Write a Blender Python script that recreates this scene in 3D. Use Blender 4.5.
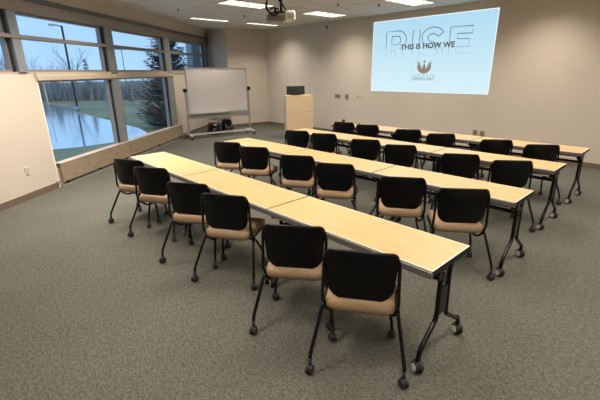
import bpy, bmesh, math, random
from math import sin, cos, pi, radians
from mathutils import Vector, Matrix
for o in list(bpy.data.objects): bpy.data.objects.remove(o)
SC = bpy.context.scene
COL = SC.collection
random.seed(7)

# ------------------------------------------------------------------ camera
YAW, PITCH, ROLL = -0.8194, -0.3238, -0.0133
fwd = Vector((sin(YAW)*cos(PITCH), cos(YAW)*cos(PITCH), sin(PITCH)))
rt = fwd.cross(Vector((0, 0, 1))).normalized(); up = rt.cross(fwd)
r2 = rt*cos(ROLL)+up*sin(ROLL); u2 = up*cos(ROLL)-rt*sin(ROLL)
cam_d = bpy.data.cameras.new('camera'); cam = bpy.data.objects.new('camera', cam_d); COL.objects.link(cam)
M = Matrix(((r2.x, u2.x, -fwd.x, 5.5281), (r2.y, u2.y, -fwd.y, -2.3918), (r2.z, u2.z, -fwd.z, 1.8488), (0, 0, 0, 1)))
cam.matrix_world = M
cam_d.sensor_width = 36; cam_d.lens = 383.715/600*36; cam_d.clip_end = 500
SC.camera = cam

# ------------------------------------------------------------------ world and exposure
W = bpy.data.worlds.new('overcast_dusk'); SC.world = W; W.use_nodes = True
wn = W.node_tree.nodes; wl = W.node_tree.links
bg = wn['Background']
tc = wn.new('ShaderNodeTexCoord'); sp = wn.new('ShaderNodeSeparateXYZ'); cr = wn.new('ShaderNodeValToRGB')
wl.new(tc.outputs['Generated'], sp.inputs[0]); wl.new(sp.outputs['Z'], cr.inputs[0]); wl.new(cr.outputs[0], bg.inputs[0])
cr.color_ramp.elements[0].position = 0.0; cr.color_ramp.elements[0].color = (0.41, 0.66, 0.97, 1)
cr.color_ramp.elements[1].position = 0.6; cr.color_ramp.elements[1].color = (0.27, 0.50, 0.86, 1)
bg.inputs[1].default_value = 1.17
SC.view_settings.view_transform = 'Standard'; SC.view_settings.look = 'None'
SC.view_settings.exposure = 0.10; SC.view_settings.gamma = 1.0; SC.view_settings.use_curve_mapping = False
LAMP_W = 35.5; LAMP_COL = (1.0, 0.90, 0.785)

# ------------------------------------------------------------------ materials
def mat(name, col, rough=0.5, metal=0.0, var=0.0, vscale=8.0, bump=0.0, bscale=200.0, stretch=(1, 1, 1), emit=None, estr=0.0, spec=0.5, col2=None):
    m = bpy.data.materials.new(name); m.use_nodes = True
    n = m.node_tree.nodes; l = m.node_tree.links; b = n['Principled BSDF']
    b.inputs['Base Color'].default_value = (*col, 1); b.inputs['Roughness'].default_value = rough
    b.inputs['Metallic'].default_value = metal; b.inputs['Specular IOR Level'].default_value = spec
    t = n.new('ShaderNodeTexCoord'); mp = n.new('ShaderNodeMapping'); mp.inputs['Scale'].default_value = stretch
    l.new(t.outputs['Object'], mp.inputs[0])
    if var > 0 or col2:
        nz = n.new('ShaderNodeTexNoise'); nz.inputs['Scale'].default_value = vscale; nz.inputs['Detail'].default_value = 5
        l.new(mp.outputs[0], nz.inputs[0])
        rp = n.new('ShaderNodeValToRGB'); l.new(nz.outputs[0], rp.inputs[0]); l.new(rp.outputs[0], b.inputs['Base Color'])
        c2 = col2 or tuple(min(1, c*(1+var)) for c in col); c1 = col if col2 else tuple(c*(1-var) for c in col)
        rp.color_ramp.elements[0].position = 0.3; rp.color_ramp.elements[0].color = (*c1, 1)
        rp.color_ramp.elements[1].position = 0.7; rp.color_ramp.elements[1].color = (*c2, 1)
    if bump > 0:
        nb = n.new('ShaderNodeTexNoise'); nb.inputs['Scale'].default_value = bscale; nb.inputs['Detail'].default_value = 3
        l.new(mp.outputs[0], nb.inputs[0]); bp = n.new('ShaderNodeBump'); bp.inputs['Strength'].default_value = bump
        bp.inputs['Distance'].default_value = 0.01
        l.new(nb.outputs[0], bp.inputs['Height']); l.new(bp.outputs[0], b.inputs['Normal'])
    if emit: b.inputs['Emission Color'].default_value = (*emit, 1); b.inputs['Emission Strength'].default_value = estr
    return m

def carpet_mat():
    m = bpy.data.materials.new('loop_carpet'); m.use_nodes = True
    n = m.node_tree.nodes; l = m.node_tree.links; b = n['Principled BSDF']
    t = n.new('ShaderNodeTexCoord')
    a = n.new('ShaderNodeTexNoise'); a.inputs['Scale'].default_value = 75; a.inputs['Detail'].default_value = 4; a.inputs['Roughness'].default_value = 0.8
    mp = n.new('ShaderNodeMapping'); mp.inputs['Scale'].default_value = (.8, 1.5, 1); mp.inputs['Rotation'].default_value = (0, 0, 0.5)
    l.new(t.outputs['Object'], mp.inputs[0]); l.new(mp.outputs[0], a.inputs[0])
    a2 = n.new('ShaderNodeTexNoise'); a2.inputs['Scale'].default_value = 30; a2.inputs['Detail'].default_value = 3; l.new(mp.outputs[0], a2.inputs[0])
    av = n.new('ShaderNodeMixRGB'); av.inputs[0].default_value = .20; l.new(a.outputs[0], av.inputs[1]); l.new(a2.outputs[0], av.inputs[2])
    r = n.new('ShaderNodeValToRGB'); l.new(av.outputs[0], r.inputs[0])
    e = r.color_ramp.elements; e[0].position = 0.35; e[0].color = (0.027, 0.027, 0.023, 1); e[1].position = 0.65; e[1].color = (0.190, 0.187, 0.156, 1)
    c = n.new('ShaderNodeTexNoise'); c.inputs['Scale'].default_value = 0.9; c.inputs['Detail'].default_value = 3; l.new(t.outputs['Object'], c.inputs[0])
    mx = n.new('ShaderNodeMixRGB'); mx.blend_type = 'MULTIPLY'; mx.inputs[0].default_value = 1
    r3 = n.new('ShaderNodeValToRGB'); l.new(c.outputs[0], r3.inputs[0]); r3.color_ramp.elements[0].position = 0.3; r3.color_ramp.elements[0].color = (.88, .88, .88, 1); r3.color_ramp.elements[1].position = 0.7
    l.new(r.outputs[0], mx.inputs[1]); l.new(r3.outputs[0], mx.inputs[2]); l.new(mx.outputs[0], b.inputs['Base Color'])
    b.inputs['Roughness'].default_value = 0.95; b.inputs['Specular IOR Level'].default_value = 0.1
    bp = n.new('ShaderNodeBump'); bp.inputs['Strength'].default_value = 0.5; bp.inputs['Distance'].default_value = 0.006
    l.new(a.outputs[0], bp.inputs['Height']); l.new(bp.outputs[0], b.inputs['Normal'])
    return m

def ceiling_mat():
    m = bpy.data.materials.new('acoustic_tile'); m.use_nodes = True
    n = m.node_tree.nodes; l = m.node_tree.links; b = n['Principled BSDF']
    t = n.new('ShaderNodeTexCoord'); sx = n.new('ShaderNodeSeparateXYZ'); l.new(t.outputs['Object'], sx.inputs[0])
    def line(sock, off, pitch, w):
        a = n.new('ShaderNodeMath'); a.operation = 'SUBTRACT'; a.inputs[1].default_value = off; l.new(sock, a.inputs[0])
        p = n.new('ShaderNodeMath'); p.operation = 'PINGPONG'; p.inputs[1].default_value = pitch/2; l.new(a.outputs[0], p.inputs[0])
        c = n.new('ShaderNodeMath'); c.operation = 'LESS_THAN'; c.inputs[1].default_value = w; l.new(p.outputs[0], c.inputs[0]); return c
    lx = line(sx.outputs['X'], -1.83-.305, .61, .013); ly = line(sx.outputs['Y'], 3.0-.61, 1.22, .013)
    mxm = n.new('ShaderNodeMath'); mxm.operation = 'MAXIMUM'; l.new(lx.outputs[0], mxm.inputs[0]); l.new(ly.outputs[0], mxm.inputs[1])
    nz = n.new('ShaderNodeTexNoise'); nz.inputs['Scale'].default_value = 60; l.new(t.outputs['Object'], nz.inputs[0])
    r = n.new('ShaderNodeValToRGB'); l.new(nz.outputs[0], r.inputs[0]); r.color_ramp.elements[0].color = (.62, .58, .52, 1); r.color_ramp.elements[1].color = (.80, .76, .68, 1)
    mx = n.new('ShaderNodeMixRGB'); l.new(mxm.outputs[0], mx.inputs[0]); l.new(r.outputs[0], mx.inputs[1]); mx.inputs[2].default_value = (.46, .42, .36, 1)
    l.new(mx.outputs[0], b.inputs['Base Color']); b.inputs['Roughness'].default_value = 0.9
    return m

M_ = dict(
 wall=mat('painted_drywall', (.60, .53, .45), .8, var=.02, vscale=2, bump=.05, bscale=300),
 carpet=carpet_mat(), ceiling=ceiling_mat(),
 base=mat('taupe_vinyl_base', (.16, .12, .09), .5, var=.05),
 wood=mat('maple_laminate', (.50, .335, .150), .34, stretch=(1.2, 14, 14), vscale=3.0, col2=(.57, .41, .195)),
 lectern=mat('lectern_maple', (.72, .53, .31), .4, stretch=(14, 14, 1.2), vscale=3.0, col2=(.78, .60, .37)),
 lecside=mat('grey_laminate', (.42, .38, .33), .5, var=.03),
 sill=mat('panel_laminate', (.22, .165, .11), .5, stretch=(2, 2, 30), vscale=2.4, col2=(.38, .30, .21)),
 band=mat('grey_edge_band', (.115, .107, .105), .35, var=.04, vscale=30),
 bandlight=mat('pale_edge_line', (.85, .80, .68), .35, var=.02),
 black=mat('black_powder_coat', (.004, .004, .005), .2, var=.1, vscale=60, spec=.3),
 blackp=mat('black_plastic', (.003, .003, .0035), .38, var=.1, vscale=60, spec=.22),
 rubber=mat('black_rubber', (.02, .02, .02), .6, var=.1, vscale=60),
 hub=mat('pale_grey_hub', (.62, .58, .54), .45, var=.05, vscale=40),
 fabric=mat('tan_upholstery', (.30, .20, .118), .85, var=.08, vscale=60, bump=.25, bscale=700),
 frame=mat('brushed_window_frame', (.30, .265, .23), .45, .35, var=.04, vscale=20, stretch=(1, 1, .1)),
 mull=mat('anodised_mullion', (.30, .32, .34), .4, .4, var=.04, vscale=20),
 backlitside=mat('black_backlit_side', (.012, .012, .014), .6, var=.1),
 blind=mat('blind_cassette', (.50, .42, .33), .5, var=.05, vscale=6, stretch=(1, 1, 20)),
 white=mat('whiteboard_surface', (.74, .68, .65), .3, var=.01, vscale=3),
 alu=mat('satin_aluminium', (.40, .39, .38), .4, .3, var=.05, vscale=30),
 plastic=mat('ivory_plastic', (.62, .56, .45), .45, var=.03),
 plasticd=mat('grey_plastic', (.25, .22, .18), .45, var=.05),
 slot=mat('dark_slot', (.04, .035, .03), .6, var=.1),
 projw=mat('projector_white', (.75, .71, .62), .4, var=.03),
 projg=mat('projector_grey', (.16, .15, .15), .45, var=.08),
 monitor=mat('monitor_black', (.03, .03, .032), .35, var=.1),
 lampf=mat('lamp_frame_white', (.62, .60, .55), .5, var=.02),
 lampe=mat('lit_lamp_lens', (1, .95, .85), .5, emit=(1, .93, .80), estr=1.5, var=.01),
 grass=mat('damp_lawn', (.30, .26, .12), .95, vscale=.35, col2=(.47, .40, .22), bump=.6, bscale=8),
 bark=mat('grey_bark', (.30, .29, .29), .9, var=.2, vscale=4),
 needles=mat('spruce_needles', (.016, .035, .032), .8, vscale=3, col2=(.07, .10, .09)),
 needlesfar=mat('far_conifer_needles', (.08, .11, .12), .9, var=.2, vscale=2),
 brush=mat('bare_brush', (.44, .38, .34), .95, var=.25, vscale=1),
 road=mat('wet_asphalt', (.45, .50, .55), .6, var=.1, vscale=1),
 siding=mat('slate_blue_siding', (.07, .09, .11), .5, var=.06, vscale=2),
 sidinglight=mat('pale_corner_panel', (.20, .22, .25), .5, var=.05, vscale=2),
 polem=mat('dark_pole', (.03, .035, .04), .5, var=.1),
)
# pond: pale blue metallic surface
pond_m = mat('pond_surface', (.80, .88, .96), .10, .75, vscale=.25, col2=(.86, .92, .98)); M_['pond'] = pond_m
def glass_mat():
    m = bpy.data.materials.new('clear_glass'); m.use_nodes = True
    n = m.node_tree.nodes; l = m.node_tree.links; n.remove(n['Principled BSDF']); o = n['Material Output']
    tr = n.new('ShaderNodeBsdfTransparent'); tr.inputs[0].default_value = (.95, .97, .97, 1)
    g = n.new('ShaderNodeBsdfGlossy'); g.inputs['Roughness'].default_value = .02
    lw = n.new('ShaderNodeLayerWeight'); pw = n.new('ShaderNodeMath'); pw.operation = 'POWER'; pw.inputs[1].default_value = 5
    fr = n.new('ShaderNodeMath'); fr.operation = 'MULTIPLY_ADD'; fr.inputs[1].default_value = .6; fr.inputs[2].default_value = .02
    l.new(lw.outputs['Facing'], pw.inputs[0]); l.new(pw.outputs[0], fr.inputs[0])
    mx = n.new('ShaderNodeMixShader'); l.new(fr.outputs[0], mx.inputs[0]); l.new(tr.outputs[0], mx.inputs[1]); l.new(g.outputs[0], mx.inputs[2]); l.new(mx.outputs[0], o.inputs[0])
    return m
M_['glass'] = glass_mat()
def emis(name, col, st, grad=None):
    m = bpy.data.materials.new(name); m.use_nodes = True
    n = m.node_tree.nodes; l = m.node_tree.links; b = n['Principled BSDF']
    b.inputs['Base Color'].default_value = (.0, .0, .0, 1); b.inputs['Roughness'].default_value = .7; b.inputs['Specular IOR Level'].default_value = .0
    b.inputs['Emission Color'].default_value = (*col, 1); b.inputs['Emission Strength'].default_value = st
    if grad:   # (axis, a, col_a, b, col_b ...) artwork gradient in object space
        t = n.new('ShaderNodeTexCoord'); s = n.new('ShaderNodeSeparateXYZ'); l.new(t.outputs['Object'], s.inputs[0])
        mr = n.new('ShaderNodeMapRange'); l.new(s.outputs[grad[0]], mr.inputs[0]); mr.inputs[1].default_value = grad[1]; mr.inputs[2].default_value = grad[2]
        r = n.new('ShaderNodeValToRGB'); l.new(mr.outputs[0], r.inputs[0]); l.new(r.outputs[0], b.inputs['Emission Color'])
        r.color_ramp.elements[0].color = (*grad[3], 1); r.color_ramp.elements[1].color = (*grad[4], 1)
    return m
SLIDE_HI = (.43, .70, .87); SLIDE_LO = (.68, .87, .94)
M_['slide'] = emis('slide_light', SLIDE_LO, 0.96, ('Z', 1.3, 3.05, SLIDE_LO, SLIDE_HI))
M_['slideborder'] = emis('slide_border', (.85, .93, .97), 1.0)
M_['rise'] = emis('rise_outline', (.1, .2, .25), 1.0, ('Z', 2.05, 2.55, (.64, .84, .92), (.10, .19, .24)))
M_['slogan'] = emis('slogan_ink', (.10, .10, .10), 1.0)
M_['emblem'] = emis('emblem_brown', (.27, .22, .17), 1.0)
M_['smalltype'] = emis('small_type_ink', (.28, .36, .36), 1.0)
M_['wisp'] = emis('wisp_line', (.48, .58, .70), 1.0)

# ------------------------------------------------------------------ geometry helpers
def obj(name, bm, m, parent=None, smooth=False, bevel=0, loc=None):
    me = bpy.data.meshes.new(name); bm.normal_update(); bm.to_mesh(me); bm.free()
    for mm in (m if isinstance(m, (list, tuple)) else [m]): me.materials.append(M_[mm])
    if smooth:
        for p in me.polygons: p.use_smooth = True
    o = bpy.data.objects.new(name, me); COL.objects.link(o)
    if parent: o.parent = parent
    if loc: o.location = loc
    if bevel:
        b = o.modifiers.new('bevel', 'BEVEL'); b.width = bevel; b.segments = 2; b.limit_method = 'ANGLE'
    return o
def tag(o, label=None, cat=None, group=None, kind=None):
    if label: o['label'] = label
    if cat: o['category'] = cat
    if group: o['group'] = group
    if kind: o['kind'] = kind
    return o
def thing(name, label, cat, loc=(0, 0, 0), rz=0, group=None):
    o = bpy.data.objects.new(name, None); COL.objects.link(o); o.empty_display_size = .1
    o.location = loc; o.rotation_euler = (0, 0, rz); return tag(o, label, cat, group)
def struct(name, bm, m, label=None, **k):
    o = obj(name, bm, m, **k); o['kind'] = 'structure'; 
    if label: o['label'] = label
    return o
def kids(o): return [c for c in bpy.data.objects if c.parent == o]
def copy_tree(o, parent=None):
    c = o.copy(); COL.objects.link(c); c.parent = parent
    for ch in kids(o): copy_tree(ch, c)
    return c
def box(bm, x0, x1, y0, y1, z0, z1, mi=0, xf=None):
    vs = [bm.verts.new((x, y, z)) for x in (x0, x1) for y in (y0, y1) for z in (z0, z1)]
    if xf:
        for v in vs: v.co = xf @ v.co
    for f in ((0, 1, 3, 2), (4, 6, 7, 5), (0, 4, 5, 1), (2, 3, 7, 6), (0, 2, 6, 4), (1, 5, 7, 3)):
        F = bm.faces.new([vs[i] for i in f]); F.material_index = mi
    return bm
def B(*a, **k): return box(bmesh.new(), *a, **k)
def fillet(pts, r=.04, n=5):
    pts = [Vector(p) for p in pts]; out = [pts[0]]
    for i in range(1, len(pts)-1):
        a, b, c = pts[i-1], pts[i], pts[i+1]
        d1 = min(r, (a-b).length*.48); d2 = min(r, (c-b).length*.48)
        p = b+(a-b).normalized()*d1; q = b+(c-b).normalized()*d2
        for k in range(n+1):
            t = k/n; out.append(p*(1-t)**2+b*2*t*(1-t)+q*t*t)
    out.append(pts[-1]); return out
def tube(bm, pts, r, seg=8, mi=0):
    pts = [Vector(p) for p in pts]; rings = []
    nrm = None
    for i, p in enumerate(pts):
        t = (pts[min(i+1, len(pts)-1)]-pts[max(i-1, 0)]).normalized()
        if nrm is None:
            nrm = t.orthogonal().normalized()
        else:
            nrm = (nrm-t*nrm.dot(t)).normalized()
        bn = t.cross(nrm); rr = r[i] if isinstance(r, (list, tuple)) else r
        rings.append([bm.verts.new(p+nrm*cos(2*pi*k/seg)*rr+bn*sin(2*pi*k/seg)*rr) for k in range(seg)])
    for a, b in zip(rings, rings[1:]):
        for k in range(seg):
            f = bm.faces.new((a[k], a[(k+1) % seg], b[(k+1) % seg], b[k])); f.material_index = mi; f.smooth = True
    for rg, rev in ((rings[0], True), (rings[-1], False)):
        f = bm.faces.new(rg[::-1] if rev else rg); f.material_index = mi
    return bm
def cyl(bm, a, b, r, seg=20, mi=0): return tube(bm, [a, b], r, seg, mi)
def rrect(w0, w1, h, r, n=6):
    """rounded outline centred on 0: half width w0 at bottom, w1 at top"""
    out = []
    for (sx, sy, a0) in ((1, 1, 0), (-1, 1, 90), (-1, -1, 180), (1, -1, 270)):
        w = w1 if sy > 0 else w0; rr = r[1] if sy > 0 else r[0]
        for k in range(n+1):
            a = radians(a0+90*k/n); out.append((sx*(w-rr)+rr*cos(a), sy*(h-rr)+rr*sin(a)))
    return out
def pad(outline, fn, th, rings=7, puff=0.0):
    """closed shell: rings of the outline shrunk to the centre, fn maps (u,v)->(point, normal)"""
    bm = bmesh.new(); sides = []
    for s in (1, -1):
        vr = []
        for k in range(rings):
            f = 1-(k/(rings))**1.3*1.0
            vr.append([bm.verts.new(fn(u*f, v*f, s*(th/2*(0.55 if k == 0 else 1)+puff*(1-f**3)*(1 if s > 0 else 0)))) for u, v in outline])
        c = bm.verts.new(fn(0, 0, s*(th/2)+(puff if s > 0 else 0)))
        for a, b in zip(vr, vr[1:]):
            for i in range(len(outline)):
                j = (i+1) % len(outline); q = (a[i], a[j], b[j], b[i]); bm.faces.new(q if s > 0 else q[::-1])
        l = vr[-1]
        for i in range(len(outline)):
            j = (i+1) % len(outline); q = (l[i], l[j], c); bm.faces.new(q if s > 0 else q[::-1])
        sides.append(vr[0])
    a, b = sides
    for i in range(len(outline)):
        j = (i+1) % len(outline); bm.faces.new((a[j], a[i], b[i], b[j]))
    bmesh.ops.recalc_face_normals(bm, faces=bm.faces)
    return bm

# ------------------------------------------------------------------ room shell
H = 3.213; YF = 6.6528
MX, MY, DX, DY = -3.058, .237, -.64125, .76733      # window wall line
NX, NY = DY, -DX                                     # inward normal
def WW(s, dep=0, z=0): return Vector((MX+DX*s+NX*dep, MY+DY*s+NY*dep, z))
WXF = Matrix(((DX, NX, 0, MX), (DY, NY, 0, MY), (0, 0, 1, 0), (0, 0, 0, 1)))   # (s, depth, z) -> world
def wbox(s0, s1, d0, d1, z0, z1, bm=None, mi=0):
    bm = box(bm or bmesh.new(), s0, s1, d0, d1, z0, z1, mi, WXF); bmesh.ops.recalc_face_normals(bm, faces=bm.faces); return bm
TH = .18; SE = 6.36; S0 = -6.6
P0 = WW(S0, -.15)
poly = [(P0.x, P0.y), tuple(WW(SE, -.15)[:2]), (-5.9, YF+.15), (7.1, YF+.15), (7.1, P0.y-.0)]
def slab(poly, z0, z1):
    bm = bmesh.new(); a = [bm.verts.new((x, y, z0)) for x, y in poly]; b = [bm.verts.new((x, y, z1)) for x, y in poly]
    bm.faces.new(a); bm.faces.new(b)
    for i in range(len(poly)):
        j = (i+1) % len(poly); bm.faces.new((a[i], a[j], b[j], b[i]))
    bmesh.ops.recalc_face_normals(bm, faces=bm.faces); return bm
struct('floor', slab(poly, -.12, 0), 'carpet', 'grey brown loop pile carpet over the whole room')
struct('ceiling', slab(poly, H, H+.1), 'ceiling', 'suspended ceiling of beige acoustic tiles')
XC = -5.76; XJ, YJ = -6.05, 5.19
struct('wall_front', B(XC-.02, 7.1, YF, YF+.15, 0, H), 'wall', 'beige wall that carries the projected slide')
bmw = bmesh.new()
def wallseg(bm, a, b, z0, z1, th=.15):
    a = Vector(a); b = Vector(b); t = (b-a).normalized(); n = Vector((t.y, -t.x))   # thickness to the right of a->b
    pts = [a, b, b+n*th, a+n*th]
    lo = [bm.verts.new((p.x, p.y, z0)) for p in pts]; hi = [bm.verts.new((p.x, p.y, z1)) for p in pts]
    bm.faces.new(lo); bm.faces.new(hi)
    for i in range(4): bm.faces.new((lo[i], lo[(i+1) % 4], hi[(i+1) % 4], hi[i]))
    bmesh.ops.recalc_face_normals(bm, faces=bm.faces); return bm
struct('wall_corner', wallseg(bmesh.new(), (XC, YF+.1), (XJ, YJ), 0, H, .12), 'wall', 'narrow beige wall between room corner and window return')
we = WW(SE, 0)
struct('wall_return', wallseg(bmesh.new(), (XJ+.0, YJ), (we.x-.1, we.y-.02), 0, H, .12), 'wall', 'shaded beige return at the far end of the windows')
struct('wall_right', B(7.0, 7.1, P0.y, YF, 0, H), 'wall')
struct('wall_rear', B(P0.x, 7.1, P0.y-.1, P0.y, 0, H), 'wall')
# window wall: solid pieces
SG0, SG1 = -1.72, 3.29          # lower glazing
Z_S, Z_B, Z_C0, Z_C1 = .40, 1.80, 1.89, 2.74
bm = wbox(S0, SG0, -TH, 0.0, 0, Z_C0-.012); wbox(SG1, SE, -TH, 0, 0, Z_B+.03, bm); wbox(SG0, SG1, -TH, 0, 0, .33, bm); wbox(S0, SE, -TH, .0, 2.93, H, bm)
struct('wall_window', bm, 'wall', 'beige wall below, beside and above the strip windows')
# head box and rails (structure)
struct('trim_1', wbox(S0, SE, -TH, .05, Z_C1, 2.93), 'frame', 'bronze grey window head and shade pocket')
bm = wbox(SG0, SE, -.10, .03, Z_B+.035, Z_C0); wbox(S0, SG0, -.10, .006, Z_C0-.014, Z_C0, bm)
struct('trim_2', bm, 'blind', 'tan ledge under the clerestory panes')
struct('trim_3', wbox(S0, SE, .05, .075, 2.90, 2.97), 'band', 'thin dark track along window head')
MULL = [(-2.02, -1.86), (.33, .57), (2.93, 3.26), (5.95, 6.30)]
edges = [(-6.4, -4.5), (-4.3, -2.07), (-1.84, .26), (.57, 2.87), (3.27, 5.88)]
for i, (a, b) in enumerate(MULL):
    lo = Z_C0 if i in (0, 3) else .36
    bm = wbox(a, b, -.12, .03, lo, Z_C1, mi=0); wbox(a-.055, a, -.13, -.02, lo, Z_C1, bm, 1)  # black strip: the mullion's side face, its backlit shade put into the colour
    o = struct('trim_%d' % (4+i), bm, ['mull', 'backlitside'], 'grey metal mullion with a black side between window bays')
# clerestory windows
wn_ = 1
def window(s0, s1, z0, z1, rail=None):
    global wn_
    bm = bmesh.new(); fw = .035
    wbox(s0, s1, -.11, -.03, z0, z0+fw, bm); wbox(s0, s1, -.11, -.03, z1-fw, z1, bm); wbox(s0, s0+fw*.7, -.11, -.03, z0, z1, bm); wbox(s1-fw*.7, s1, -.11, -.03, z0, z1, bm)
    o = struct('window_%d' % wn_, bm, 'frame'); wn_ += 1
    if rail:
        r = obj('rail', wbox(s0-.02, s1+.02, -.10, .02, rail-.03, rail+.03), 'frame', o)
        obj('pane', wbox(s0, s1, -.075, -.068, z0, rail-.02), 'glass', o); obj('pane', wbox(s0, s1, -.075, -.068, rail+.02, z1), 'glass', o)
    else: obj('pane', wbox(s0, s1, -.075, -.068, z0, z1), 'glass', o)
    return o
for a, b in edges: window(a, b, Z_C0, Z_C1, 2.39)
window(SG0, .27, .36, Z_B, None); window(.57, 2.88, .36, Z_B, None)
bm = wbox(-4.5, -4.3, -.12, .03, Z_C0, Z_C1); struct('trim_8', bm, 'mull')
# rails crossing mullion faces
struct('trim_9', wbox(S0, SE, .03, .045, 2.365, 2.405), 'frame', 'slim horizontal rail across the clerestory mullions')
# jamb of lower window at wall edge
struct('trim_10', wbox(SG0, SG0+.03, -.12, .012, .0, Z_B), 'bandlight', 'pale corner bead on the wall beside the window')
# convector cover panels
for s0, s1, lab, zz in ((-1.66, .52, 'long tan wood-grain panel under the window, half nearer the camera', 0), (.54, 3.42, 'long tan wood-grain panel under the window, half nearer the whiteboard', 0)):
    o = thing('convector_cover', lab, 'panel', WW((s0+s1)/2, 0, 0)); 
    inv = Matrix.Translation(-o.location)
    def loc(bm): bm.transform(inv); return bm
    obj('front_panel', loc(wbox(s0, s1, .05, .075, .085, Z_S)), 'sill', o, bevel=.002)
    obj('top_ledge', loc(wbox(s0, s1, -.06, .08, Z_S, Z_S+.015)), 'blind', o)
    obj('foot_rail', loc(wbox(s0, s1, .0, .05, .0, .04)), 'alu', o)
    for q in (.06, .5, .94):
        sq = s0+(s1-s0)*q; obj('bracket', loc(wbox(sq-.012, sq+.012, .0, .05, .04, .12)), 'black', o)
# blind cassettes (rolled shades) above lower panes
for s0, s1, lab in ((SG0, .42, 'rolled tan shade box over the lower window nearer the camera'), (.44, SG1+.02, 'rolled tan shade box over the lower window beside the spruce')):
    o = thing('roller_shade', lab, 'window shade', WW((s0+s1)/2, 0, Z_B-.02)); inv = Matrix.Translation(-o.location)
    bm = wbox(s0, s1, -.05, .05, 1.755, 1.84); bm.transform(inv); obj('cassette', bm, 'blind', o, bevel=.01)
    bm = cyl(bmesh.new(), WXF@Vector((s0+.02, .0, 1.75)), WXF@Vector((s1-.02, 0, 1.75)), .02); bm.transform(inv); obj('hem_bar', bm, 'frame', o, smooth=True)
    bm = bmesh.new(); tube(bm, [WXF@Vector((s1-.04 if 0 else s0+.12, .03, 1.75)), WXF@Vector((s0+.14, .03, .75))], .0035, 5); bm.transform(inv); obj('pull_cord', bm, 'alu', o)
# baseboards
struct('baseboard_front', B(XC, 7.0, YF-.014, YF, 0, .10), 'base', 'dark taupe vinyl baseboard under the slide wall')
bm = wbox(S0, SG0, 0, .014, 0, .10); wbox(3.44, SE-.3, 0, .014, 0, .10, bm)
struct('baseboard_window', bm, 'base', 'dark taupe vinyl baseboard on the window wall')
struct('baseboard_corner', wallseg(bmesh.new(), (XC, YF), (XJ, YJ), 0, .10, -.014), 'base')
struct('baseboard_return', wallseg(bmesh.new(), (XJ, YJ), (we.x, we.y-.02), 0, .10, -.014), 'base')
struct('trim_11', wbox(SG0-.03, SG0+.04, .0, .03, .085, .12), 'alu')

# ------------------------------------------------------------------ ceiling lights
OUT = ['louvred ceiling light %s, above the picture' % q for q in ('over the middle of the second-nearest row', 'right of the slide near the front wall', 'over the right half of the third-nearest row',
 'over the right half of the nearest row', 'over the left half of the nearest row', 'over the left end of the nearest row', 'over the aisle right of the third-nearest row', 'over the aisle right of the nearest row',
 'over the carpet in front of the nearest row', 'added left of the camera to brighten the window wall', 'in the front right corner of the room', 'nearest the camera', 'added to brighten the near end of the window wall')]
def troffer(x, y, w, l, label, cells=(2, 5), power=1.0):
    t = thing('ceiling_light', label, 'ceiling light', (x, y, H), 0)
    bm = bmesh.new(); f = .018; z0, z1 = -.012, .0
    box(bm, -w/2, w/2, -l/2, -l/2+f, z0, z1); box(bm, -w/2, w/2, l/2-f, l/2, z0, z1); box(bm, -w/2, -w/2+f, -l/2, l/2, z0, z1); box(bm, w/2-f, w/2, -l/2, l/2, z0, z1)
    obj('frame', bm, 'lampf', t)
    obj('lens', B(-w/2+f, w/2-f, -l/2+f, l/2-f, -.004, -.001), 'lampe', t)
    bm = bmesh.new()
    for i in range(1, cells[0]): 
        xx = -w/2+w*i/cells[0]; box(bm, xx-.012, xx+.012, -l/2+f, l/2-f, -.010, -.004)
    for j in range(1, cells[1]):
        yy = -l/2+l*j/cells[1]; box(bm, -w/2+f, w/2-f, yy-.012, yy+.012, -.010, -.004)
    obj('louvre', bm, 'lampf', t)
    d = bpy.data.lights.new('tube_light', 'AREA'); d.shape = 'RECTANGLE'; d.size = w*.9; d.size_y = l*.95; d.energy = LAMP_W*(w/.56)*power; d.color = LAMP_COL; d.spread = radians(128)
    o = bpy.data.objects.new('tube_light', d); COL.objects.link(o); o.parent = t; o.location = (0, 0, -.02)
    return t
for (x, y, w, lab) in (
 (-1.83, 3.0, .56, 'large bright ceiling light left of the projector, at the top edge'),
 (-1.83, 5.44, .56, 'bright louvred ceiling light just right of the projector'),
 (.61, 5.44, .56, 'bright louvred ceiling light above the projected slide'),
 (-4.47, 3.69, .28, 'narrow ceiling light above the windows, left of all the others'),
 (-4.47, 5.50, .28, 'narrow ceiling light in the far corner behind the projector'),
 (.61, 3.0, .56, None), (3.05, 5.44, .56, None), (3.05, 3.0, .56, None), (3.05, .56, .56, None), (.61, .56, .56, None), (-1.83, .56, .56, None),
 (5.49, 3.0, .56, None), (5.49, .56, .56, None), (3.05, -1.88, .56, None), (.05, -1.45, .56, None), (5.49, 5.44, .56, None), (5.49, -1.88, .56, None), (-.75, -.55, .56, None)):
    troffer(x, y, w, 1.17, lab or OUT.pop(0), (2, 5) if w > .3 else (1, 5), power=1.45 if y < 0 and x < 1 else (1.6 if w < .3 else 1.0))  # two unseen lamps near the window wall are added, with extra power to brighten it

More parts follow.
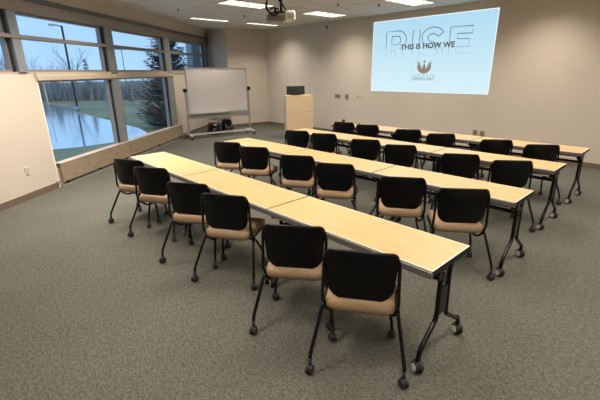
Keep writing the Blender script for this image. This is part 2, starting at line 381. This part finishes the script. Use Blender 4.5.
# ------------------------------------------------------------------ casters
def caster(parent, x, y, r=.030, yaw=0, hubm=None, w=.046, name='caster', top=.11):
    bm = bmesh.new(); c, s = cos(yaw), sin(yaw)
    def L(a, b, z): return Vector((x+a*c-b*s, y+a*s+b*c, z))
    for sg in (-1, 1):
        a, b = L(sg*w*.12, 0, r), L(sg*w*.5, 0, r)
        tube(bm, [a, a.lerp(b, .12), a.lerp(b, .85), b], [r*.93, r, r, r*.88], 18, 0)
        if hubm:
            tube(bm, [b, L(sg*(w*.5+.004), 0, r)], r*.66, 14, 1)
    tube(bm, [L(0, 0, r), L(0, 0, top)], .009, 8, 0)
    # hood
    tube(bm, fillet([L(0, -r*.9, r*1.1), L(0, -r*.4, r*2.05), L(0, r*.5, r*2.05), L(0, r*.95, r*1.2)], .02, 3), r*.30, 8, 0)
    return obj(name, bm, ['rubber', 'hub'] if hubm else 'rubber', parent)

# ------------------------------------------------------------------ chairs
def make_chair():
    t = thing('rolling_chair', 'x', 'chair', (0, 0, 0))
    def fb(u, v, n):
        z = .676+v-.010*(1-(u/.22)**2)*(v > 0)*(v/.178)**2-.02*(1-(u/.2)**2)*(v < 0)*(v/.178)**2; y = .035*(1-(z-.43)/.39)-.018+.05*(u/.22)**2-.035*(v/.17)*0
        return Vector((u, y-n, z))
    obj('backrest', pad(rrect(.205, .222, .166, (.075, .055), 7), fb, .018, 8, 0.0), 'blackp', t, smooth=True)
    def fs(u, v, n):
        zz = .434+n-.022*max(0, (v-.1)/.12)**2+.012*(u/.22)**2
        return Vector((u, .245+v, zz))
    obj('seat', pad(rrect(.218, .225, .238, (.06, .07), 7), fs, .070, 8, .02), 'fabric', t, smooth=True)
    obj('seat_pan', pad(rrect(.17, .20, .195, (.07, .06), 5), lambda u, v, n: Vector((u, .25+v, .418+n)), .022, 3, 0), 'blackp', t, smooth=True)
    for s in (-1, 1):
        bm = tube(bmesh.new(), fillet([(s*.205, .03, .80), (s*.226, .04, .77), (s*.232, .040, .58), (s*.236, .035, .47), (s*.232, .085, .415), (s*.225, .40, .408)], .05, 5), .0115, 8)
        obj('side_frame', bm, 'black', t)
    for s in (-1, 1):
        bm = tube(bmesh.new(), fillet([(s*.236, .10, .42), (s*.245, .055, .37), (s*.292, -.09, .13), (s*.293, -.10, .06)], .03, 4), .0125, 8)
        l = obj('leg', bm, 'black', t); caster(l, s*.293, -.105, yaw=s*.4+.2)
    for s in (-1, 1):
        bm = tube(bmesh.new(), fillet([(s*.236, .07, .40), (s*.20, .15, .315), (s*.17, .27, .33), (s*.215, .345, .17), (s*.225, .36, .06)], .07, 6), .0115, 8)
        l = obj('leg', bm, 'black', t); caster(l, s*.225, .36, yaw=-s*.5+.3)
    bm = bmesh.new(); tube(bm, [(-.236, .085, .405), (.236, .085, .405)], .011, 8); tube(bm, [(-.225, .36, .402), (.225, .36, .402)], .010, 8)
    obj('stretcher', bm, 'black', t)
    return t
CH = [
 [(.639, -.772, 29), (1.258, -.748, 31.9), (2.158, -.76, 33.2), (2.738, -.714, 31.6), (3.699, -.755, 38), (4.284, -.742, 34.3)],
 [(.488, .785, 29.9), (1.116, .82, 31.8), (1.996, .85, 31.6), (2.648, .849, 30.7), (3.54, .871, 34.1), (4.148, .913, 38.3)],
 [(.413, 2.314, 26.3), (1.011, 2.388, 27.6), (1.9, 2.394, 30.6), (2.546, 2.367, 32.6), (3.444, 2.342, 31.1), (4.045, 2.39, 37.1)],
 [(.276, 3.774, 22), (.872, 3.785, 24), (1.814, 3.753, 30.5), (2.482, 3.696, 38), (3.369, 3.699, 34.9), (3.982, 3.712, 36.2)]]
ORD = ['first', 'second', 'third', 'fourth', 'fifth', 'sixth and last']
ROWN = ['nearest row', 'second-nearest row', 'third-nearest row', 'farthest row']
chair0 = make_chair(); first = True
for r, row in enumerate(CH):
    for c, (x, y, a) in enumerate(row):
        o = chair0 if first else copy_tree(chair0); first = False
        o.location = (x, y, 0); o.rotation_euler = (0, 0, radians(a))
        what = 'black-backed rolling chair with tan seat' if r < 2 else 'black-backed rolling chair'
        o['label'] = '%s, %s from the window in the %s' % (what, ORD[c].replace(' and last', ''), ROWN[r]); o['group'] = 'rolling chairs along the table rows'
        if c == 5: o['label'] = '%s at the right end of the %s' % (what, ROWN[r])

st = thing('stool', 'low round tan-topped stool behind the whiteboard', 'stool', (-5.24, 3.98, 0))
obj('cushion', pad(rrect(.16, .16, .16, (.159, .159), 8), lambda u, v, n: Vector((u, v, .36+n)), .07, 6, .02), 'fabric', st, smooth=True)
obj('base', tube(bmesh.new(), [(0, 0, 0), (0, 0, .02), (0, 0, .12), (0, 0, .325)], [.25, .25, .20, .17], 20), 'black', st)
bg_ = thing('equipment_bag', 'black bag on the floor behind the whiteboard, right of the stool', 'bag', (-5.16, 4.42, 0), radians(78))
def fbag(u, v, n): return Vector((u, n, .22+v))
obj('body', pad(rrect(.20, .15, .22, (.04, .10), 6), fbag, .22, 6, .04), 'blackp', bg_, smooth=True)
obj('strap', tube(bmesh.new(), fillet([(-.10, -.13, .30), (-.06, -.17, .18), (.06, -.17, .12), (.12, -.13, .28)], .05, 4), .012, 6), 'projg', bg_)
obj('pocket', pad(rrect(.13, .12, .08, (.03, .03), 5), lambda u, v, n: Vector((u, -.155+n, .13+v)), .04, 4, 0), 'monitor', bg_, smooth=True)

# ------------------------------------------------------------------ tables
L_, W_, TZ = 1.5364, .4975, .735
def make_table():
    t = thing('training_table', 'x', 'table', (0, 0, 0))      # origin: far-left corner on the floor, x along the row, y to the screen
    g = .0025
    obj('tabletop', B(g+.006, L_-g-.006, -W_+.010, -.006, TZ-.028, TZ), 'wood', t, bevel=.002)
    bm = bmesh.new(); rim = [(g, -W_), (L_-g, -W_), (L_-g, 0), (g, 0)]
    box(bm, g, L_-g, -W_-.014, -W_+.010, TZ-.046, TZ-.006, 0); box(bm, g, L_-g, -.006, .006, TZ-.034, TZ-.004, 0)
    box(bm, g, g+.006, -W_, 0, TZ-.040, TZ-.001, 1); box(bm, L_-g-.006, L_-g, -W_, 0, TZ-.040, TZ-.001, 1)
    obj('edge_band', bm, ['band', 'blackp'], t, bevel=.004)
    bm = bmesh.new()
    x0, x1, y0, y1 = g+.002, L_-g-.002, -W_+.004, -.002
    box(bm, x0, x1, y0, y0+.006, TZ-.004, TZ+.0006); box(bm, x0, x1, y1-.005, y1, TZ-.004, TZ+.0006);     obj('edge_line', bm, 'bandlight', t)
    obj('end_line', B(x0, x0+.007, y0, y1, TZ-.004, TZ+.0006), 'bandlight', t); obj('end_line', B(x1-.007, x1, y0, y1, TZ-.004, TZ+.0006), 'bandlight', t)
    obj('underframe', B(.06, L_-.06, -W_+.012, -W_+.05, TZ-.062, TZ-.03), 'black', t)
    obj('crossbar', tube(bmesh.new(), [(.03, -.25, .565), (L_-.03, -.25, .565)], .019, 10), 'black', t)
    for s, x in ((1, .05), (-1, L_-.035)):
        bm = bmesh.new()
        tube(bm, fillet([(x, -.335, .66), (x, -.312, .60), (x, -.31, .31), (x, -.495, .155), (x, -.50, .06)], .045, 5), .0165, 10)
        tube(bm, fillet([(x, -.17, TZ-.04), (x, -.20, .64), (x, -.185, .29), (x, -.01, .165), (x, .04, .15), (x, .05, .06)], .04, 5), .0165, 10)
        box(bm, x-.009, x+.009, -.30, -.19, .33, .53)
        l = obj('leg', bm, 'black', t)
        caster(l, x, -.50, r=.040, yaw=1.05, hubm=1, w=.052, top=.12); caster(l, x, .052, r=.040, yaw=1.05, hubm=1, w=.052, top=.12)
        bm = bmesh.new(); box(bm, x-.02, x+.02, -.40, -.26, TZ-.075, TZ-.03)
        cyl(bm, (x-.035, -.375, .65), (x+.030, -.375, .65), .028, 14); cyl(bm, (x-.03, -.318, .625), (x+.030, -.318, .625), .030, 14)
        obj('hinge', bm, 'black', l, bevel=.004)
    return t
ROWS = [(0, 0, .0025), (-.1076, 1.6117, .0075), (-.1934, 3.1267, .0006), (-.2189, 4.4407, .005)]
tb0 = make_table(); first = True; TABLES = []
for r, (x, y, a) in enumerate(ROWS):
    for k in range(3):
        o = tb0 if first else copy_tree(tb0); first = False
        o.location = (x+k*L_*cos(a), y+k*L_*sin(a), 0); o.rotation_euler = (0, 0, a)
        o['label'] = 'maple flip-top training table on casters, %s of the %s' % (('window end', 'middle', 'right end')[k], ROWN[r]); o['group'] = 'training tables in four rows'; TABLES.append((k, o))
# the pale end strips show only where a row ends; where two tables meet there is a dark joint
for k, o in TABLES:
    for ch in kids(o):
        if ch.name.startswith('end_line'):
            right = ch.data.vertices[0].co.x > .5
            if not ((right and k == 2) or (not right and k == 0)): bpy.data.objects.remove(ch)

# ------------------------------------------------------------------ projected slide
scr = thing('projected_slide', 'pale blue slide with outlined RISE lettering shown on the front wall', 'projection', (.39, YF-.004, 2.17))
def slidepart(name, bm, m):
    bm.transform(Matrix.Translation((-.39, -(YF-.004), -2.17))); return obj(name, bm, m, scr)
sx0, sx1, sz0, sz1 = -1.1998, 1.9823, 1.3029, 3.0474
def quadpoly(pts, y): 
    bm = bmesh.new(); bm.faces.new([bm.verts.new((x, y, z)) for x, z in pts]); return bm
o = obj('slide_image', B(sx0, sx1, YF-.006, YF-.001, sz0, sz1), 'slide', scr)
o.data.transform(Matrix.Identity(4)); 
# keep the slide mesh in world numbers under its thing so that the gradient reads real height
o.matrix_parent_inverse = Matrix.Translation((-.39, -(YF-.004), -2.17))
bm = bmesh.new(); e = .018
box(bm, sx0, sx1, YF-.0075, YF-.006, sz0, sz0+e); box(bm, sx0, sx1, YF-.0075, YF-.006, sz1-e, sz1); box(bm, sx0, sx0+e, YF-.0075, YF-.006, sz0, sz1); box(bm, sx1-e, sx1, YF-.0075, YF-.006, sz0, sz1)
slidepart('slide_border', bm, 'slideborder')
def stroke(bm, pts, w, y, closed=False):
    """flat ribbon along a polyline in the wall plane"""
    n = len(pts); P = [Vector(p) for p in pts]
    L, R = [], []
    for i in range(n):
        a = P[(i-1) % n] if (closed or i > 0) else P[i]; b = P[(i+1) % n] if (closed or i < n-1) else P[i]
        t = (b-a).normalized(); nn = Vector((-t.y, t.x))
        L.append(bm.verts.new((P[i].x+nn.x*w/2, y, P[i].y+nn.y*w/2))); R.append(bm.verts.new((P[i].x-nn.x*w/2, y, P[i].y-nn.y*w/2)))
    for i in range(n if closed else n-1):
        j = (i+1) % n; bm.faces.new((L[i], R[i], R[j], L[j]))
    return bm
def text_mesh(s, x0, x1, z0, z1, y, offset=0.0):
    cu = bpy.data.curves.new('t', 'FONT'); cu.body = s; cu.offset = offset; cu.resolution_u = 4
    to = bpy.data.objects.new('t', cu); COL.objects.link(to); bpy.context.view_layer.update()
    me = bpy.data.meshes.new_from_object(to.evaluated_get(bpy.context.evaluated_depsgraph_get()))
    bm = bmesh.new(); bm.from_mesh(me); bpy.data.objects.remove(to); bpy.data.curves.remove(cu); bpy.data.meshes.remove(me)
    xs = [v.co.x for v in bm.verts]; ys = [v.co.y for v in bm.verts]
    a0, a1, b0, b1 = min(xs), max(xs), min(ys), max(ys)
    for v in bm.verts:
        v.co = Vector((x0+(v.co.x-a0)/(a1-a0)*(x1-x0), y, z0+(v.co.y-b0)/(b1-b0)*(z1-z0)))
    return bm
yl = YF-.0085
# outline letters, drawn as stroked outlines of heavy capitals
def arc(cx, cz, rx, rz, a0, a1, n=14): return [(cx+rx*cos(radians(a0+(a1-a0)*k/n)), cz+rz*sin(radians(a0+(a1-a0)*k/n))) for k in range(n+1)]
def letter(name, paths):
    bm = bmesh.new()
    for pts, closed in paths: stroke(bm, pts, .021, yl, closed)
    bm.transform(Matrix.Translation((-.39, -(YF-.004), 0)))
    o = obj(name, bm, 'rise', scr); o.matrix_parent_inverse = Matrix.Translation((0, 0, -2.17)); return o
zt, zb = 2.78, 2.06
letter('lettering', [([(-.77, zb), (-.77, zt), (-.45, zt)]+arc(-.42, zt-.21, .24, .21, 90, -75)+[(-.30, 2.33), (-.14, zb)], False),
                     ([(-.60, zb), (-.60, 2.34), (-.52, 2.34), (-.36, zb)], False),
                     ([(-.60, 2.66), (-.60, 2.46), (-.46, 2.46)]+arc(-.44, 2.56, .10, .10, -90, 90)+[(-.60, 2.66)], False)])
letter('lettering', [([(.0, zb), (.0, 2.76), (.19, 2.76), (.19, zb)], False)])
letter('lettering', [(arc(.53, 2.60, .28, .19, 20, 200, 16)+[(.27, 2.48), (.44, 2.38), (.62, 2.32)]+arc(.58, 2.24, .10, .08, 60, -120, 8)+[(.40, 2.17), (.26, 2.22)], False),
                     ([(.79, 2.66), (.66, 2.58)]+arc(.53, 2.58, .12, .07, 20, 200, 10)+[(.44, 2.50), (.70, 2.42), (.80, 2.30), (.80, 2.18), (.72, 2.06)], False)])
letter('lettering', [([(.96, zb), (.96, 2.76), (1.48, 2.75), (1.47, 2.60), (1.13, 2.61), (1.13, 2.50), (1.42, 2.49), (1.42, 2.33), (1.13, 2.33), (1.13, 2.20), (1.47, 2.19), (1.48, 2.06)], False)])
slidepart('slogan', text_mesh('THIS IS HOW WE', -.33, 1.10, 2.325, 2.455, yl-.001, .035), 'slogan')
# emblem
ex, ez = .37, 1.92
bm = bmesh.new()
outer = arc(ex, ez, .185, .165, 152, 388, 26); inner = arc(ex, ez+.045, .115, .10, 388, 152, 26)
for i in range(26):
    a, b = outer[i], outer[i+1]; c, d_ = inner[26-i-1], inner[26-i]
    bm.faces.new([bm.verts.new((p[0], yl, p[1])) for p in (a, b, c, d_)])
for sg in (-1, 1):
    for (dx, dz, lx, lz) in ((.165, .05, .02, .10), (.13, .02, .0, .09), (.10, -.02, -.02, .08)):
        pts = [(ex+sg*(dx-.02), ez+dz), (ex+sg*(dx+.02), ez+dz), (ex+sg*(dx+lx), ez+dz+lz)]
        bm.faces.new([bm.verts.new((x, yl, z)) for x, z in pts])
for cx, cz, r in ((ex, ez+.11, .028), (ex, ez+.02, .03), (ex+.0, ez-.03, .045)):
    bm.faces.new([bm.verts.new((x, yl, z)) for x, z in arc(cx, cz, r, r*1.3, 0, 350, 12)])
slidepart('emblem', bm, 'emblem')
slidepart('small_lettering', text_mesh('UNIVERSITY OF WISCONSIN', .06, .68, 1.70, 1.735, yl), 'smalltype')
slidepart('small_lettering', text_mesh('GREEN BAY', .06, .68, 1.595, 1.675, yl, .015), 'smalltype')
bm = bmesh.new()
stroke(bm, [(.12, 2.95), (.15, 2.88), (.11, 2.82), (.13, 2.79)], .012, yl); stroke(bm, [(.19, 2.90), (.17, 2.84), (.14, 2.80)], .010, yl)
pts = [(.20, 2.30), (.17, 2.15), (.10, 2.0), (.04, 1.85), (.01, 1.70), (.0, 1.55)]; stroke(bm, pts, .010, yl); stroke(bm, [(.24, 2.28), (.22, 2.1), (.25, 2.0), (.22, 1.9)], .008, yl)
stroke(bm, [(.05, 2.32), (.0, 2.1), (-.02, 1.95)], .006, yl)
slidepart('flame_wisp', bm, 'wisp')

# ------------------------------------------------------------------ projector
pj = thing('projector', 'white ceiling projector hanging on a black pole with looped cables', 'projector', (.17, 2.24, 2.65), radians(58))
obj('housing', B(.05, .22, -.13, .13, .0, .15), 'projw', pj, bevel=.02)
obj('vent_grille', B(.08, .19, -.134, -.129, .035, .105), 'alu', pj)
obj('lens_housing', B(-.24, .05, -.12, .12, .0, .11), 'projg', pj, bevel=.02)
obj('lens', cyl(bmesh.new(), (-.13, .12, .06), (-.13, .16, .06), .035), 'black', pj)
bm = bmesh.new(); cyl(bm, (-.0, 0, .13), (0, 0, H-2.65), .022, 14); cyl(bm, (0, 0, H-2.65-.02), (0, 0, H-2.65), .07, 20); obj('pole', bm, 'black', pj)
bm = bmesh.new(); box(bm, -.09, .07, -.06, .06, .122, .145); box(bm, -.12, -.09, -.03, .03, .10, .18); obj('bracket', bm, 'black', pj)
bm = bmesh.new()
tube(bm, fillet([(-.02, 0, .30), (-.12, -.02, .42), (-.22, -.03, .34), (-.27, -.02, .20), (-.20, -.03, .12), (-.10, 0, .13)], .08, 6), .013, 8)
tube(bm, fillet([(-.10, .02, .60), (-.11, .02, .48), (-.17, -.02, .42), (-.24, 0, .30), (-.24, -.08, .16), (-.15, -.12, .08)], .08, 6), .010, 8)
tube(bm, fillet([(-.22, -.10, .14), (-.16, -.14, .06), (-.08, -.13, .10), (-.05, -.10, .16), (-.14, -.06, .20), (-.20, -.08, .16)], .05, 5), .014, 8)
tube(bm, fillet([(.02, 0, .26), (.06, .0, .20), (.10, .03, .15), (.12, .05, .12)], .03, 4), .014, 8)
obj('cable', bm, 'black', pj)

# ------------------------------------------------------------------ whiteboard
fa, fb_ = Vector((-4.909, 2.965)), Vector((-4.516, 4.869)); mid = (fa+fb_)/2; ang = math.atan2(fb_.y-fa.y, fb_.x-fa.x); hw = (fb_-fa).length/2
wb = thing('rolling_whiteboard', 'large white board on a silver frame with casters by the far corner', 'whiteboard', (mid.x, mid.y, 0), ang)
# local: x along board, -y towards the room
bw = hw-.045
obj('writing_surface', B(-bw+.02, bw-.02, -.018, .0, .74, 1.955), 'white', wb)
bm = bmesh.new(); box(bm, -bw, bw, -.024, .012, 1.945, 1.972); box(bm, -bw, bw, -.024, .012, .715, .745); box(bm, -bw, -bw+.022, -.024, .012, .715, 1.972); box(bm, bw-.022, bw, -.024, .012, .715, 1.972)
obj('board_frame', bm, 'alu', wb, bevel=.003)
obj('marker_tray', B(-bw+.02, bw*.30, -.10, -.024, .70, .725), 'alu', wb, bevel=.003)
obj('lower_panel', B(-hw+.02, hw-.02, -.012, .012, .56, .70), 'alu', wb)
for s in (-1, 1):
    obj('post', B(s*hw-.020, s*hw+.020, -.02, .02, .10, 1.42), 'alu', wb, bevel=.004)
    k = obj('pivot_knob', cyl(bmesh.new(), (s*hw-s*.03, 0, 1.37), (s*hw+s*.055, 0, 1.37), .052, 16), 'black', wb)
    bm = tube(bmesh.new(), fillet([(s*hw, -.28, .09), (s*hw, -.22, .12), (s*hw, .22, .12), (s*hw, .28, .09)], .05, 4), .02, 10); f = obj('foot', bm, 'lampf', wb)
    caster(f, s*hw, -.28, r=.036, hubm=None, w=.04, top=.09, yaw=.3); caster(f, s*hw, .28, r=.036, hubm=None, w=.04, top=.09, yaw=-.3)
obj('base_bar', B(-hw, hw, -.025, .025, .09, .14), 'lampf', wb)

# ------------------------------------------------------------------ lectern + monitor
la, lb = Vector((-2.791, 4.892)), Vector((-2.385, 5.557)); lang = math.atan2(lb.y-la.y, lb.x-la.x); lw = (lb-la).length
lc = thing('lectern', 'maple veneered lectern standing before the front wall', 'lectern', (la.x, la.y, 0), lang)
obj('front_panel', B(0, lw, .0, .02, .06, .74), 'lectern', lc, bevel=.002); obj('front_panel', B(0, lw, .0, .02, .752, 1.18), 'lectern', lc, bevel=.002)
obj('side_panel', B(-.0, .022, .02, .34, .05, 1.18), 'lecside', lc); obj('side_panel', B(lw-.022, lw, .02, .34, .05, 1.18), 'lecside', lc)
obj('top', B(-.002, lw+.002, -.003, .345, 1.18, 1.205), 'lectern', lc, bevel=.003)
obj('shelf', B(.022, lw-.022, .02, .33, .70, .72), 'lecside', lc); obj('plinth', B(.01, lw-.01, .02, .33, 0, .06), 'slot', lc)
obj('knob', cyl(bmesh.new(), (-.0, .18, .86), (-.025, .18, .86), .015), 'black', lc)
mo = thing('monitor', 'dark computer monitor standing on the lectern', 'monitor', (*(la.lerp(lb, .40)+Vector((-.86, .52))*.15), 1.205), lang)
obj('screen', B(-.26, .26, -.015, .02, .015, .25), 'monitor', mo, bevel=.008)
obj('rear_housing', B(-.16, .16, -.05, -.015, .05, .20), 'monitor', mo, bevel=.012)
bm = B(-.12, .12, -.08, .08, 0, .012); box(bm, -.025, .025, -.07, -.045, .01, .12); obj('stand', bm, 'slot', mo)

# ------------------------------------------------------------------ wall plates
def plate(x, z, w, h, lab, m='plastic', cat='wall plate', slots=2):
    t = thing('wall_plate', lab, cat, (x, YF, z))
    obj('cover', B(-w/2, w/2, -.012, 0, -h/2, h/2), m, t, bevel=.003)
    for k in range(slots):
        z0 = (-.028 if k else .012) if slots == 2 else -.01
        obj('socket', B(-w*.25, w*.25, -.015, -.011, z0, z0+.018), 'slot', t)
plate(-2.42, 1.125, .22, .11, 'wide brown wall plate, leftmost of the plates left of the slide', 'plasticd', slots=1)
plate(-2.06, 1.12, .13, .14, 'dark brown square control plate on the wall below the slide corner', 'plasticd', slots=1)
plate(-1.66, 1.145, .075, .12, 'narrow ivory wall plate, left one of a pair', 'plastic', slots=1)
plate(-1.48, 1.15, .075, .12, 'narrow ivory wall plate, right one of a pair', 'plastic', slots=1)
plate(1.81, .46, .10, .115, 'small tan outlet on the wall just above the far table seam, left one', 'sill', cat='outlet')
plate(1.97, .45, .10, .115, 'small tan outlet on the wall just above the far table seam, right one', 'sill', cat='outlet')
t = thing('outlet', 'ivory power outlet low on the wall beside the window', 'outlet', WW(-2.292, 0, .44), math.atan2(DY, DX))
obj('cover', B(-.036, .036, -.012, 0, -.058, .058), 'plastic', t, bevel=.003)
for z0 in (.012, -.032): obj('socket', B(-.012, .012, -.015, -.011, z0, z0+.02), 'plasticd', t)
t = thing('wall_speaker', 'small grey box high on the front wall below ceiling', 'sensor', (-2.89, YF, 3.07)); obj('housing', B(-.03, .03, -.03, 0, -.05, .05), 'plasticd', t, bevel=.005); obj('lens', B(-.012, .012, -.034, -.03, -.02, .02), 'slot', t)
# small things on the farthest table
t = thing('smartphone_dock', 'small dark upright box at the window end of the farthest table', 'box', (-.17, 4.30, .735)); obj('body', B(-.03, .03, -.02, .02, 0, .075), 'monitor', t, bevel=.006); obj('base', B(-.035, .035, -.03, .03, 0, .008), 'slot', t)
for i, x in enumerate((.02, .14, .24)):
    t = tag(obj('wooden_block', B(-.018, .018, -.018, .018, 0, .03), 'sill', bevel=.004, loc=(x, 4.36, .7355)), 'tiny brown block on the farthest table, %s from the window' % ('first', 'second', 'third')[i], 'block', 'tiny blocks on the farthest table')
# sprinklers
for (x, y, lab) in ((-3.31, 2.18, 'small dark sprinkler head on the ceiling above the windows'), (-3.27, 3.965, 'small dark sprinkler head between the two narrow ceiling lights'), (-.587, 4.52, 'dark sprinkler head between the slide and the nearby louvred light'), (-.066, 5.28, 'small sprinkler head left of the light above the slide')):
    t = thing('sprinkler_head', lab, 'sprinkler', (x, y, H)); obj('escutcheon', cyl(bmesh.new(), (0, 0, -.008), (0, 0, 0), .035, 16), 'plasticd', t); obj('nozzle', cyl(bmesh.new(), (0, 0, -.05), (0, 0, -.008), .013, 10), 'slot', t)

# ------------------------------------------------------------------ outdoors
G = -1.0
struct('ground', B(-160, -7.8, -90, 140, G-.3, G-.02), 'grass', 'lawn around the pond')
pp = [(-75, 9), (-42.8, 6.25), (-37.7, 6.5), (-34, 6.9), (-30.5, 6.1), (-20.7, 5.84), (-16, 5.7), (-13.9, 5.3), (-12.4, 4.2), (-12.3, 3.2), (-12.15, 1.7), (-12.4, .76), (-12.9, -2), (-15, -6), (-25, -12), (-75, -20)]
struct('pond', slab(pp, G-.05, G), 'pond', 'pale blue pond outside the window')
struct('road', slab([(-46.2, 14.0), (-42, 17.2), (-32, 24), (-33, 25.5), (-43, 18.6), (-47.5, 15.3)], G-.05, G+.12), 'road', 'pale road strip beyond the lawn')
# lamp post
lp = thing('lamp_post', 'tall dark lamp post with one arm beside the pond', 'lamp post', (-30.5, 6.4, G))
obj('pole', cyl(bmesh.new(), (0, 0, 0), (0, 0, 6.4), .075, 10), 'polem', lp)
obj('arm', tube(bmesh.new(), [(0, 0, 6.35), (-.12, -.35, 6.42)], .04, 6), 'polem', lp); obj('lamp_head', B(-.32, .0, -.85, -.3, 6.38, 6.5), 'hub', lp)
obj('footing', cyl(bmesh.new(), (0, 0, 0), (0, 0, .35), .2, 12), 'road', lp)
# distant double lamps
for px, py, lab in ((-62, 22, 'faint distant twin lamp post left of the window mullion'), (-60, 26, 'faint distant twin lamp post nearer the window mullion')):
    t = thing('floodlight_pole', lab, 'lamp post', (px, py, G)); obj('pole', cyl(bmesh.new(), (0, 0, 0), (0, 0, 6.6), .06, 6), 'polem', t); obj('crossarm', B(-.6, .6, -1.0, 1.0, 6.5, 6.62), 'polem', t)
# trees
def bare_tree(h, seed, spread=.5):
    rnd = random.Random(seed); bm = bmesh.new()
    def br(p, d, l, r, lv):
        q = p+d*l; m = p.lerp(q, .5)+Vector((rnd.uniform(-1, 1), rnd.uniform(-1, 1), 0))*l*.06
        tube(bm, [p, m, q], [r, r*.8, r*.55], 4 if lv < 2 else 3)
        if lv >= 5: return
        for k in range(3 if lv < 2 else (2 if lv < 4 else 2)):
            a = rnd.uniform(0, 2*pi); s = rnd.uniform(.35, .8)*spread*1.4
            nd = (d+Vector((cos(a)*s, sin(a)*s, rnd.uniform(-.1, .25)))).normalized()
            br(p.lerp(q, rnd.uniform(.55, 1)), nd, l*rnd.uniform(.6, .85), r*.55, lv+1)
    br(Vector((0, 0, 0)), Vector((0, 0, 1)), h*.28, h*.013+.015, 0)
    for f in bm.faces: f.smooth = False
    return bm
protos = [bare_tree(5.2, s, .55) for s in (1, 2, 3, 4)]
pro = []
for i, b in enumerate(protos):
    me = bpy.data.meshes.new('bare_tree'); b.to_mesh(me); b.free(); me.materials.append(M_['bark']); pro.append(me)
rnd = random.Random(5)
for i in range(58):
    f = i/57
    # line of trees along the far side of the lawn and pond
    x = -64+34*f+rnd.uniform(-2, 2); y = -14+42*f+rnd.uniform(-2.5, 2.5)
    x -= 3
    o = bpy.data.objects.new('bare_tree', pro[i % 4]); COL.objects.link(o); s = rnd.uniform(.62, .95)*(1.75 if f < .55 else .7)
    o.location = (x, y, G-.02); o.rotation_euler = (0, 0, rnd.uniform(0, 6)); o.scale = (s, s, s)
    tag(o, 'leafless grey tree in the wood beyond the pond', 'tree', 'bare trees beyond the pond')
# undergrowth nobody could count
bm = bmesh.new(); rnd = random.Random(9)
for i in range(9000):
    f = rnd.random(); x = -68+36*f+rnd.uniform(-4, 3); y = -16+46*f+rnd.uniform(-3, 3); h = rnd.uniform(.8, 2.6)*(1.25 if f < .5 else 1.0)
    a = rnd.uniform(0, pi); w = rnd.uniform(.03, .10); lx, ly = rnd.uniform(-.35, .35), rnd.uniform(-.35, .35)
    v = [bm.verts.new((x-cos(a)*w, y-sin(a)*w, G)), bm.verts.new((x+cos(a)*w, y+sin(a)*w, G)), bm.verts.new((x+lx+.01, y+ly, G+h))]
    bm.faces.new(v)
tag(obj('undergrowth', bm, 'brush'), 'thick grey leafless undergrowth along the edge of the wood', 'undergrowth', kind='stuff')
# conifers
def conifer(h, r, seed, whorls, per, droop=.25):
    rnd = random.Random(seed); bm = bmesh.new()
    for i in range(whorls):
        f = i/(whorls-1); z = .25+(h-.3)*f; R = r*(1-f)**.85*rnd.uniform(.85, 1.1)+.08
        for k in range(per):
            a = 2*pi*(k+rnd.random()*.8)/per+i*.7; L = R*rnd.uniform(.6, 1.15); z = .25+(h-.3)*min(1, max(0, f+rnd.uniform(-.03, .03))); n = max(3, int(L/.10))
            d = Vector((cos(a), sin(a), 0)); sd = Vector((-sin(a), cos(a), 0))
            for j in range(n):
                t = (j+.5)/n; c = d*(L*t)+Vector((0, 0, z-L*droop*t+L*.55*t*t*t))
                w = (.12+.16*L*(1-t)*.6+.05)
                for sg in (-1, 1, 0):
                    tip = c+sd*sg*w*rnd.uniform(.8, 1.3)+d*w*(.6 if sg else 1.4)+Vector((0, 0, rnd.uniform(-.09, .02)))
                    q = sd*.07 if sg == 0 else d*.075
                    bm.faces.new([bm.verts.new(c-q+Vector((0, 0, .03))), bm.verts.new(c+q), bm.verts.new(tip)])
    return bm
sp = thing('spruce_tree', 'dark green spruce close outside the window beside the whiteboard', 'tree', (-14.6, 7.1, G))
obj('foliage', conifer(5.6, 1.95, 3, 40, 13, .22), 'needles', sp); obj('trunk', tube(bmesh.new(), [(0, 0, 0), (0, 0, 4.9)], [.11, .02], 8), 'bark', sp)
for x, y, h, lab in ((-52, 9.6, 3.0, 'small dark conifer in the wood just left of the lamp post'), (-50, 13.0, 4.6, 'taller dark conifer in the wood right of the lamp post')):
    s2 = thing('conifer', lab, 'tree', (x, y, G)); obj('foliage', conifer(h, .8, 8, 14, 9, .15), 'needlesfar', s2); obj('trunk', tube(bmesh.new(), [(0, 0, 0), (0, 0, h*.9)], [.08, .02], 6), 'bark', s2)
sh = bpy.data.objects.new('bare_shrub', pro[1]); COL.objects.link(sh); sh.location = (-12.6, 0.75, G-.02); sh.scale = (.17, .17, .15); tag(sh, 'small leafless shrub at the near bank of the pond', 'shrub')
# neighbouring building
bd = thing('neighbouring_building', 'slate blue metal building seen through the last window bay', 'building', (-21.7, 12.5, G))
bp_ = [Vector((0, 0)), Vector((-2.2, .78)), Vector((-6, 12)), Vector((2.5, 12))]
def prism(pl, z0, z1):
    return slab([(p[0], p[1]) for p in pl], z0, z1)
obj('wall', prism([(0, 0), (-2.3, .85), (-2.3, 12), (6, 12)], 0, 9), 'siding', bd)
obj('corner_panel', prism([(.03, -.03), (-2.33, .82), (-2.36, .74), (0.0, -.11)], 0, 9), 'sidinglight', bd)
bm = bmesh.new()
for k in range(1, 12):
    x, y = 6*k/12*.6, 12*k/12*.6; box(bm, x-.03+.04, x+.03+.06, y-.05, y+.05, 0, 9)
obj('siding_rib', bm, 'sidinglight', bd)
